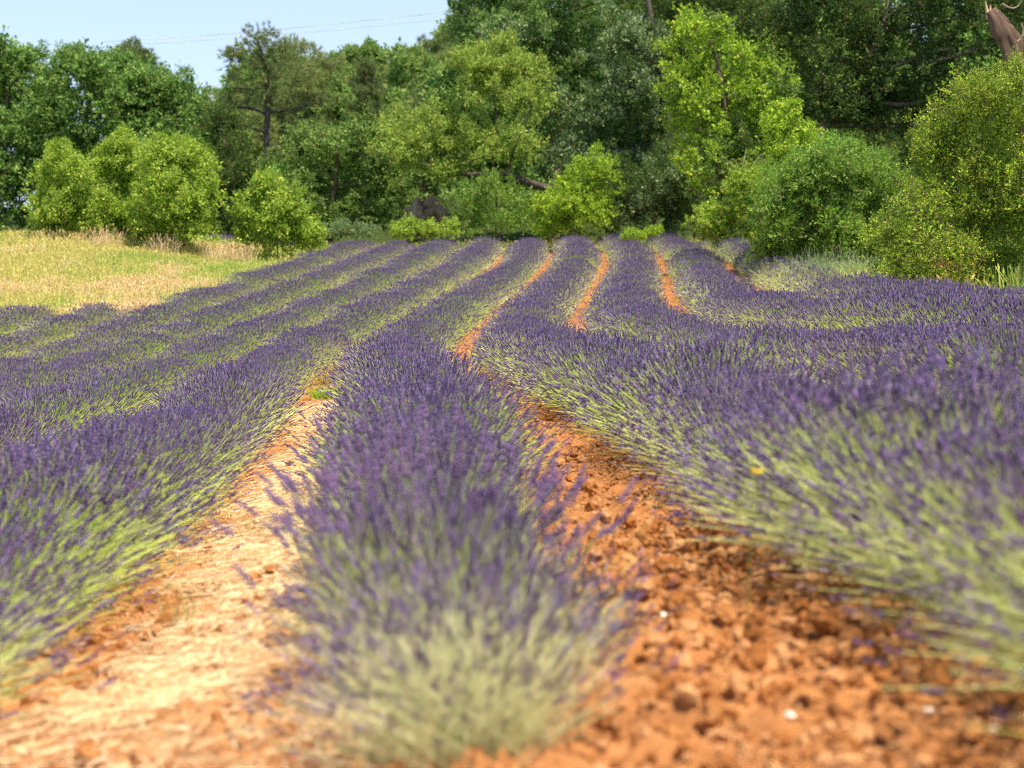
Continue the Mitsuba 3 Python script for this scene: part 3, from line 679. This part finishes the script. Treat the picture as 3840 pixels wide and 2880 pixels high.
DRY, TAN, PINK, LIME, GRN = (0.66, 0.64, 0.30), (0.76, 0.68, 0.42), (0.74, 0.58, 0.38), (0.54, 0.60, 0.18), (0.30, 0.50, 0.09)
TUFTS = {'dry': (DRY, TAN, 0.5, 0.4), 'pink': (PINK, TAN, 0.7, 0.45), 'lime': (LIME, DRY, 0.3, 0.32), 'green': (GRN, LIME, 0.1, 0.36)}
for name, (ca, cb, heads, h) in TUFTS.items():
    for kind in range(2):
        group(f'tuft_{name}_{kind}', tuft(np.random.default_rng(sum(map(ord, name)) + kind), 72, h, 0.3, ca, cb, 0.014, heads), 'stalk_material')
r = np.random.default_rng(400)
labels['meadow_grass'] = {'label': 'tall dry and green grass of the sloping meadow left of the lavender', 'category': 'grass', 'kind': 'stuff'}
n = 0
for y in np.arange(36.5, 66, 0.36):
    for x in np.arange(-27, float(border(y)) + 0.5, 0.36):
        x_, y_ = x + r.normal(0, 0.15), y + r.normal(0, 0.15)
        e = float(border(y_)) - x_
        if e < 0.05:
            continue
        a = float(meshkit.fbm(np.array([x_ / 4.0, y_ / 3.0, 0.3]), 3, 51)) + r.normal(0, 0.09)
        band = math.exp(-((x_ + 9.0 - (y_ - 50) * 0.05) / 2.6) ** 2) * 0.22 - 0.06 * (x_ < -11.5) + 0.2 * math.exp(-(e / 0.8) ** 2) * (y_ < 42)
        name = 'pink' if a + band > 0.77 else 'dry' if a + band > 0.66 else 'lime' if a > 0.36 else 'green'
        if e < 2.4 and y_ > 48:
            name = 'green' if r.random() < 0.75 else 'lime'
        s = r.uniform(0.8, 1.25) * (1.3 if y_ > 57 else 1)
        t = r.uniform(0, 2 * np.pi)
        n += 1
        place(f'meadow_grass__{n:04d}', f'tuft_{name}_{int(r.integers(2))}', matrix([x_, y_, float(ground(x_, y_))], [s * math.cos(t), s * math.sin(t), 0], [-s * math.sin(t), s * math.cos(t), 0], [0, 0, s]))
labels['verge_grass'] = {'label': 'rough green and straw-coloured grass under the scrub on the right and behind the field', 'category': 'grass', 'kind': 'stuff'}
n = 0


def verge(x, y, names, s):
    global n
    t = r.uniform(0, 2 * np.pi)
    n += 1
    place(f'verge_grass__{n:04d}', f'tuft_{names[int(r.integers(len(names)))]}_{int(r.integers(2))}', matrix([x, y, float(ground(x, y))], [s * math.cos(t), s * math.sin(t), 0], [-s * math.sin(t), s * math.cos(t), 0], [0, 0, s]))


for i in range(1500):
    y = r.uniform(27.5, 68)
    k = 4.75 + 3.2 * r.random() ** 1.6
    verge(float(base(y)) + k * SP + r.normal(0, 0.15), y, ['green', 'lime', 'green', 'green'], r.uniform(0.8, 1.7))
for i in range(900):
    verge(r.uniform(-26, 12), r.uniform(69.2, 79), ['green', 'green', 'lime'], r.uniform(1.0, 2.0))
# straw mulch in the gap left of the middle row
for kind in range(3):
    q = np.random.default_rng(410 + kind)
    c = 90
    p0 = np.stack([q.uniform(-0.25, 0.25, c), q.uniform(-0.3, 0.3, c), q.uniform(0.0, 0.035, c)], 1)
    a = q.uniform(0, 2 * np.pi, c)
    d = np.stack([np.cos(a), np.sin(a), q.normal(0, 0.12, c)], 1) * q.uniform(0.03, 0.16, (c, 1))
    col = tint([0.86, 0.70, 0.45], c, q, 0.2, 0.06)
    m = Mesh()
    m.add(*ribbons(p0, p0 + d * 0.5 + [0, 0, 0.008], p0 + d, 0.0048, 2, q, col, col))
    group(f'straw_{kind}', m, 'stalk_material')
labels['straw'] = {'label': 'pale straw strewn over the soil in the gap left of the middle row', 'category': 'straw', 'kind': 'stuff'}
n = 0
for i in range(230):
    y = 2.6 + 17 * r.random() ** 1.3
    k = -0.43 + r.normal(0, 0.10)
    if y < 4.6:
        k = r.uniform(-0.85, 0.02)
    x = float(base(y)) + k * SP
    t = r.uniform(0, 2 * np.pi)
    z, up = surface(x, y)
    n += 1
    a = unit(np.cross([math.cos(t), math.sin(t), 0], up))
    place(f'straw__{n:03d}', f'straw_{int(r.integers(3))}', matrix([x, y, z + float(clods(np.array(x), np.array(y))) * 0.9 + 0.02], a, np.cross(up, a), up))


def lump(r, color, sub=2, rough=0.5, flat=0.75):
    s = trimesh.creation.icosphere(subdivisions=sub)
    v = np.array(s.vertices)
    o = r.uniform(0, 50, 3)
    v = v * (1 + rough * (meshkit.noise(v * 1.6 + o, 61) - 0.5) * 2 + 0.35 * rough * (meshkit.noise(v * 4.5 + o, 62) - 0.5) * 2)[:, None] * np.array([1, r.uniform(0.7, 1.0), flat])
    m = Mesh()
    m.add(v, s.faces, np.asarray(color) * (0.75 + 0.5 * meshkit.noise(v * 3 + o, 63))[:, None])
    return m


for kind in range(6):
    group(f'clod_{kind}', lump(np.random.default_rng(420 + kind), [(0.33, 0.15, 0.055), (0.42, 0.22, 0.10), (0.27, 0.11, 0.036)][kind % 3], 1, 0.55), 'soil_material')
labels['soil_clods'] = {'label': 'crumbled clods of orange earth lying between the lavender rows', 'category': 'clods of earth', 'kind': 'stuff'}
n = 0
for i in range(13000):
    y = 2.7 + 20 * r.random() ** 2.0 if i > 8000 else r.uniform(2.75, 7.5)
    k = float(r.choice([-0.5, 0.5, 0.5, 0.5])) + r.normal(0, 0.16)
    if y < 5 and r.random() < 0.8:
        k = r.uniform(-0.95, -0.3) if r.random() < 0.2 else r.uniform(0.15, 1.35)
    x = float(base(y)) + k * SP
    s = np.clip(0.0072 * np.exp(r.normal(0.2, 0.75)), 0.003, 0.042)
    q = frames(r.normal(0, 1, (1, 3)), r)[0] * s
    n += 1
    place(f'soil_clods__{n:04d}', f'clod_{int(r.integers(6))}', matrix([x, y, float(ground(x, y) + clods(np.array(x), np.array(y))) + 0.05 * float(1 - 2 * abs(k - round(k))) + s * 0.25], q[:, 0], q[:, 1], q[:, 2]))


def hit(u, v, dz):
    """Point of the ground, raised by dz, that the photograph shows at (u, v)."""
    Y = np.linspace(3, 90, 9000)
    x, z = at(u, v, Y)
    d = z - ground(x, Y) - dz
    i = int(np.nonzero(d <= 0)[0][0])
    return np.array([x[i], Y[i], z[i]])


STONES = [(2493, 2333, 46, 'white angular stone in the right-hand soil, nearest to the middle row'), (2606, 2420, 26, 'small round white stone just right of the angular one'),
          (2415, 2507, 36, 'white stone beside the front right edge of the middle row'), (2762, 2533, 26, 'small white stone in mid soil, above the big orange-white one'),
          (2536, 2628, 50, 'largest pale stone in the right-hand soil'), (2692, 2689, 22, 'small white stone right of the largest pale one'),
          (2962, 2706, 36, 'pale peach stone low in the middle of the right-hand soil'), (3482, 2689, 34, 'white stone low in the right part of the soil'),
          (3734, 2767, 38, 'pale stone in the bottom right corner'), (3639, 2576, 24, 'small pale stone under the drooping stems at the right edge'),
          (555, 2524, 36, 'white stone in the left-hand soil before the first left row'), (443, 2706, 30, 'small white stone low in the left-hand soil'),
          (1189, 2836, 48, 'pale grey stone at the bottom edge left of the front tuft'), (1285, 2724, 26, 'small white stone beside the front tuft on its left'),
          (1960, 1603, 22, 'pale stone in the narrow soil gap right of the middle row'), (2085, 2854, 26, 'small stone at the bottom edge right of the front tuft')]
for i, (u, v, px, lab) in enumerate(STONES):
    p = hit(u, v, 0.0)
    q = np.random.default_rng(430 + i)
    s = px / 6000 * p[1] / 2 * 1.15
    key = 'stone' + (f'_{i:03d}' if i else '')
    scene[key] = {**lump(q, (0.74, 0.62, 0.50) if i % 3 else (0.78, 0.70, 0.62), 2, 0.45, 0.65).ply('wood_material', True), 'to_world': T(matrix(p + [0, 0, s * 0.3 + 0.01], [s, 0, 0], [0, s, 0], [0, 0, s]))}
    labels[key] = {'label': lab, 'category': 'stone', 'group': 'pale stones in the tilled soil'}

# ------------------------------------------------------------------ weeds and grass clumps


def clump(kind, label, cat, x, y, count, h, rad, ca, cb, width, arch, heads=0.0, seed=0):
    COUNT[kind] = COUNT.get(kind, -1) + 1
    key = kind if COUNT[kind] == 0 else f'{kind}_{COUNT[kind]:03d}'
    scene[key] = {**tuft(np.random.default_rng(seed), count, h, rad, ca, cb, width, heads, arch).ply('stalk_material'), 'to_world': T().translate([x, y, float(ground(x, y))])}
    labels[key] = {'label': label, 'category': cat}


p = hit(1225, 1478, 0.05)
clump('weed_tuft', 'vivid green weed tuft in the straw gap left of the middle row', 'weed', p[0], p[1], 220, 0.20, 0.22, (0.36, 0.56, 0.06), (0.44, 0.60, 0.10), 0.012, 1.0, seed=1)
p = hit(1788, 1478, 0.05)
clump('weed_tuft', 'small green weed in the soil gap right of the middle row', 'weed', p[0], p[1], 110, 0.13, 0.13, (0.34, 0.54, 0.06), (0.44, 0.60, 0.10), 0.010, 1.0, seed=2)
p = hit(1262, 1425, 0.05)
clump('dry_grass_tuft', 'yellowed grass tuft behind the vivid green weed', 'grass tuft', p[0], p[1], 260, 0.30, 0.3, (0.52, 0.42, 0.12), (0.60, 0.48, 0.2), 0.010, 0.7, seed=3)
p = hit(1000, 2010, 0.03)
clump('dry_grass_tuft', 'thin yellow grass on the left edge of the straw gap, upper of two', 'grass tuft', p[0] - 0.04, p[1], 60, 0.17, 0.09, (0.50, 0.42, 0.12), (0.56, 0.46, 0.2), 0.003, 0.5, seed=4)
p = hit(690, 2330, 0.03)
clump('dry_grass_tuft', 'thin yellow grass on the left edge of the straw gap, nearer to the camera', 'grass tuft', p[0], p[1], 80, 0.19, 0.10, (0.50, 0.42, 0.12), (0.60, 0.50, 0.24), 0.003, 0.5, seed=5)
PALE, BLUE = (0.40, 0.48, 0.24), (0.24, 0.37, 0.21)
for (u, v, Y, cnt, h, rad, lab) in [(3040, 1050, 37.5, 700, 0.85, 0.6, 'pale blue-green tall grass clump left of the near oak shrub'), (3130, 1075, 36, 800, 0.95, 0.65, 'arching grass clump with a dark hollow beside the near oak shrub'),
                                    (3260, 1100, 33, 500, 0.8, 0.5, 'pale grass clump under the left side of the near oak shrub'), (2770, 950, 53, 500, 0.8, 0.6, 'silvery grass clump below the olive-yellow shrub'),
                                    (2960, 1000, 42, 500, 0.8, 0.6, 'straw-flecked grass clump below the broad green shrub')]:
    x = (u - 1920) / 6000 * Y
    clump('grass_clump', lab, 'grass clump', x, Y, cnt, h, rad, PALE, BLUE, 0.009, 1.7, 0.15, seed=int(u))
for i, (u, v, lab) in enumerate([(820, 900, 'dry pinkish weed stalks beside the third bright meadow shrub'), (900, 905, 'dry pinkish weed stalks left of the separate meadow shrub'), (400, 895, 'dry weed stalks before the first bright meadow shrub'), (620, 905, 'dry weed stalks before the third bright meadow shrub')]):
    Y = 56.5
    clump('dry_weed', lab, 'weed', (u - 1920) / 6000 * Y, Y, 160, 0.85, 0.55, PINK, TAN, 0.014, 0.5, 0.8, seed=20 + i)

# ------------------------------------------------------------------ lavender of the next field, behind the meadow
for j, y in enumerate((70.5, 72.3, 74.1)):
    row = Row(f'far_lavender_row' + (f'_{j:03d}' if j else ''), ['nearest', 'middle', 'farthest'][j] + ' of the three lavender strips glimpsed behind the meadow shrubs')
    for x in np.arange(-27, -8.5, 0.45):
        z, up = surface(x, y)
        row.put(f'2_{int(r.integers(2))}', [x, y, z], [1, 0, 0], up, 1.1, r)

labels['near_oak__brown_leaves'] = {'label': 'rusty dried leaves low on the near oak shrub', 'kind': 'stuff'}
for i, (u, v) in enumerate([(3540, 1010), (3570, 1025), (3520, 1000), (3590, 1000), (3660, 1005), (3480, 1060), (3500, 1075), (3555, 1045)]):
    x, z = at(u, v, 27.2)
    q = frames(np.array([[0, -0.4, 1.0]]), r)[0] * 0.3
    place(f'near_oak__brown_leaves__{i + 1:03d}', f'spray_brown_oak_{i % 2}', matrix([x, 27.2, z], q[:, 0], q[:, 1], q[:, 2]))

# ------------------------------------------------------------------ rocks, dead trunk, power lines
labels['rock_outcrop'] = {'label': 'brown layered rocks in the shade under the willow limb', 'category': 'rock outcrop'}
for i, (u, v, a, b) in enumerate([(1575, 815, 45, 45), (1640, 800, 45, 45), (1700, 805, 50, 45), (1650, 850, 80, 40), (1570, 860, 60, 40)]):
    x, z = at(u, v, 76.5)
    s = 76.5 / 6000
    q = np.random.default_rng(500 + i)
    m = lump(q, (0.22, 0.165, 0.13), 3, 0.75, 1.0)
    scene['rock_outcrop__rock' + (f'_{i:03d}' if i else '')] = {**m.ply('wood_material', False), 'to_world': T(matrix([x, 76.5 + q.uniform(-0.3, 0.5), z], [a * s * 1.1, 0, 0], [0, 0.9, 0], [0, 0, b * s * 1.1]))}
Y = 38.0
labels['dead_tree'] = {'label': 'broken weathered dead trunk leaning at the top right corner', 'category': 'dead tree'}
pts = [(3960, 700), (3850, 420), (3812, 290), (3790, 180), (3745, 90), (3712, 40)]
pts = np.array([[at(u, v, Y)[0], Y, at(u, v, Y)[1]] for u, v in pts])
pts[0][2] = float(ground(pts[0][0], Y)) - 0.1
add_tube('dead_tree__trunk', pts, [0.32, 0.28, 0.26, 0.23, 0.19, 0.13], r, sides=26, color=(0.10, 0.068, 0.048), knots=0.3, step=0.06, ridge=0.42)
tip = pts[-1]
for i, (dx, dz, w) in enumerate([(-0.10, 0.22, 0.06), (0.02, 0.14, 0.07), (0.12, 0.05, 0.06)]):
    add_tube('dead_tree__splinter' + (f'_{i:03d}' if i else ''), [tip + [dx * 0.3, 0, -0.2], tip + [dx, 0.02, dz]], [w, 0.012], r, sides=6, color=(0.40, 0.29, 0.20), step=0.06)
for i, p in enumerate([[(3815, 300), (3740, 305), (3680, 300)], [(3800, 330), (3745, 380), (3700, 420)], [(3795, 170), (3830, 130), (3822, 90)], [(3750, 20), (3800, 35), (3822, 10), (3830, -30)]]):
    q = np.array([[at(u, v, Y)[0], Y - 0.15, at(u, v, Y)[1]] for u, v in p])
    add_tube('dead_tree__twig' + (f'_{i:03d}' if i else ''), q, [0.03, 0.018, 0.008, 0.006][:len(q)], r, sides=5, color=(0.36, 0.29, 0.22), step=0.1)
Y = 56
labels['dead_twigs'] = {'label': 'bare grey twigs sticking out above the olive-yellow shrub', 'category': 'twigs'}
for i in range(9):
    q = np.random.default_rng(520 + i)
    x, z = at(2790 + q.normal(0, 12), 700, Y)
    e = np.array([q.normal(0.05, 0.45), q.normal(0, 0.2), q.uniform(0.7, 1.3)])
    add_tube('dead_twigs__twig' + (f'_{i:03d}' if i else ''), [[x, Y, z], [x + e[0] * 0.3, Y, z + e[2] * 0.5], [x + e[0], Y + e[1], z + e[2]]], [0.02, 0.014, 0.004], q, sides=5, color=(0.42, 0.34, 0.28), step=0.1)
for i, (pts, lab) in enumerate([([(-900, 240), (35, 174), (694, 139), (1273, 87), (1731, 38), (2300, -40)], 'upper of the two power lines crossing the sky'), ([(-900, 250), (104, 200), (503, 168), (891, 142), (1273, 110), (2300, 0)], 'lower, fainter power line crossing the sky')]):
    key = 'power_line' + (f'_{i:03d}' if i else '')
    q = [[at(u, v, 190)[0], 190, at(u, v, 190)[1]] for u, v in pts]
    add_tube(key, q, [0.03] * len(q), r, sides=5, color=(0.5, 0.52, 0.55), step=1.5)
    labels[key] = {'label': lab, 'category': 'power line'}

# ------------------------------------------------------------------ butterflies and a flower
WING = (np.array([[0, 0, 0], [0.5, 0.9, 0.1], [1.0, 0.75, 0.2], [0.85, 0.1, 0.1], [0.7, -0.5, 0.1], [0.2, -0.6, 0]]), np.array([[0, 2, 1], [0, 3, 2], [0, 4, 3], [0, 5, 4]]))
FLY = [(1984, 912), (2150, 944), (2472, 929), (2217, 976), (2507, 998), (1595, 990), (1081, 1108), (1046, 1085), (1960, 999), (985, 1213), (347, 1172), (689, 1185), (605, 1190)]
WHERE = ['at the far end of the row left of the middle gap', 'near the far end of the first right row', 'over the far end of the third right row', 'beside the far soil gap of the right rows', 'beside the soil gap before the third right row',
         'over the far rows left of the middle', 'second row in from the meadow, right one of a pair', 'second row in from the meadow, left one of a pair', 'over the far middle row', 'on the second left row', 'at the meadow foot on the far left', 'on the meadow row right of the blunt row end', 'on the meadow row, next to another one']
for i, ((u, v), w) in enumerate(zip(FLY, WHERE)):
    q = np.random.default_rng(540 + i)
    p = hit(u, v, 0.62) + [0, 0, 0.04]
    key = 'butterfly' + (f'_{i:03d}' if i else '')
    labels[key] = {'label': 'white butterfly ' + w, 'category': 'butterfly', 'group': 'white butterflies over the lavender'}
    R = frames(np.array([[0.2, 0.3, 1.0]]), q)[0]
    for j, sx in enumerate((1, -1)):
        m = Mesh()
        m.add((WING[0] * [sx * 0.033, 0.033, 0.06]) @ R.T + p, WING[1], (0.85, 0.86, 0.78))
        scene[key + '__wing' + (f'_{j:03d}' if j else '')] = m.ply('petal_material')
    m = Mesh()
    tv, tf = ring_template([0.2, 1, 0.8, 0.2], [-1, -0.3, 0.5, 1.0], 5)
    m.add((tv * [0.003, 0.003, 0.018])[:, [0, 2, 1]] @ R.T + p, tf, (0.10, 0.09, 0.08))
    scene[key + '__body'] = m.ply('wood_material')
p = hit(2842, 1772, 0.5)
labels['yellow_flower'] = {'label': 'single yellow flower in the first right lavender row', 'category': 'flower'}
q = np.random.default_rng(560)
a = np.arange(7) * 2 * np.pi / 7
m = Mesh()
d = np.stack([np.cos(a), np.sin(a), 0.35 + 0 * a], 1)
v, f = scatter(LEAF[0] * [1.3, 1, 1], LEAF[1], p + 0 * d, frames(d, q), np.full(7, 0.026))
m.add(v, f, (0.92, 0.78, 0.03))
scene['yellow_flower__petals'] = m.ply('petal_material')
m = Mesh()
m.add(*ribbons(p[None] - [[0.03, 0, 0.5]], p[None] - [[0.03, 0, 0.2]], p[None], 0.006, 3, q, np.array([[0.3, 0.4, 0.1]]), np.array([[0.3, 0.4, 0.1]])))
scene['yellow_flower__stem'] = m.ply('stalk_material')
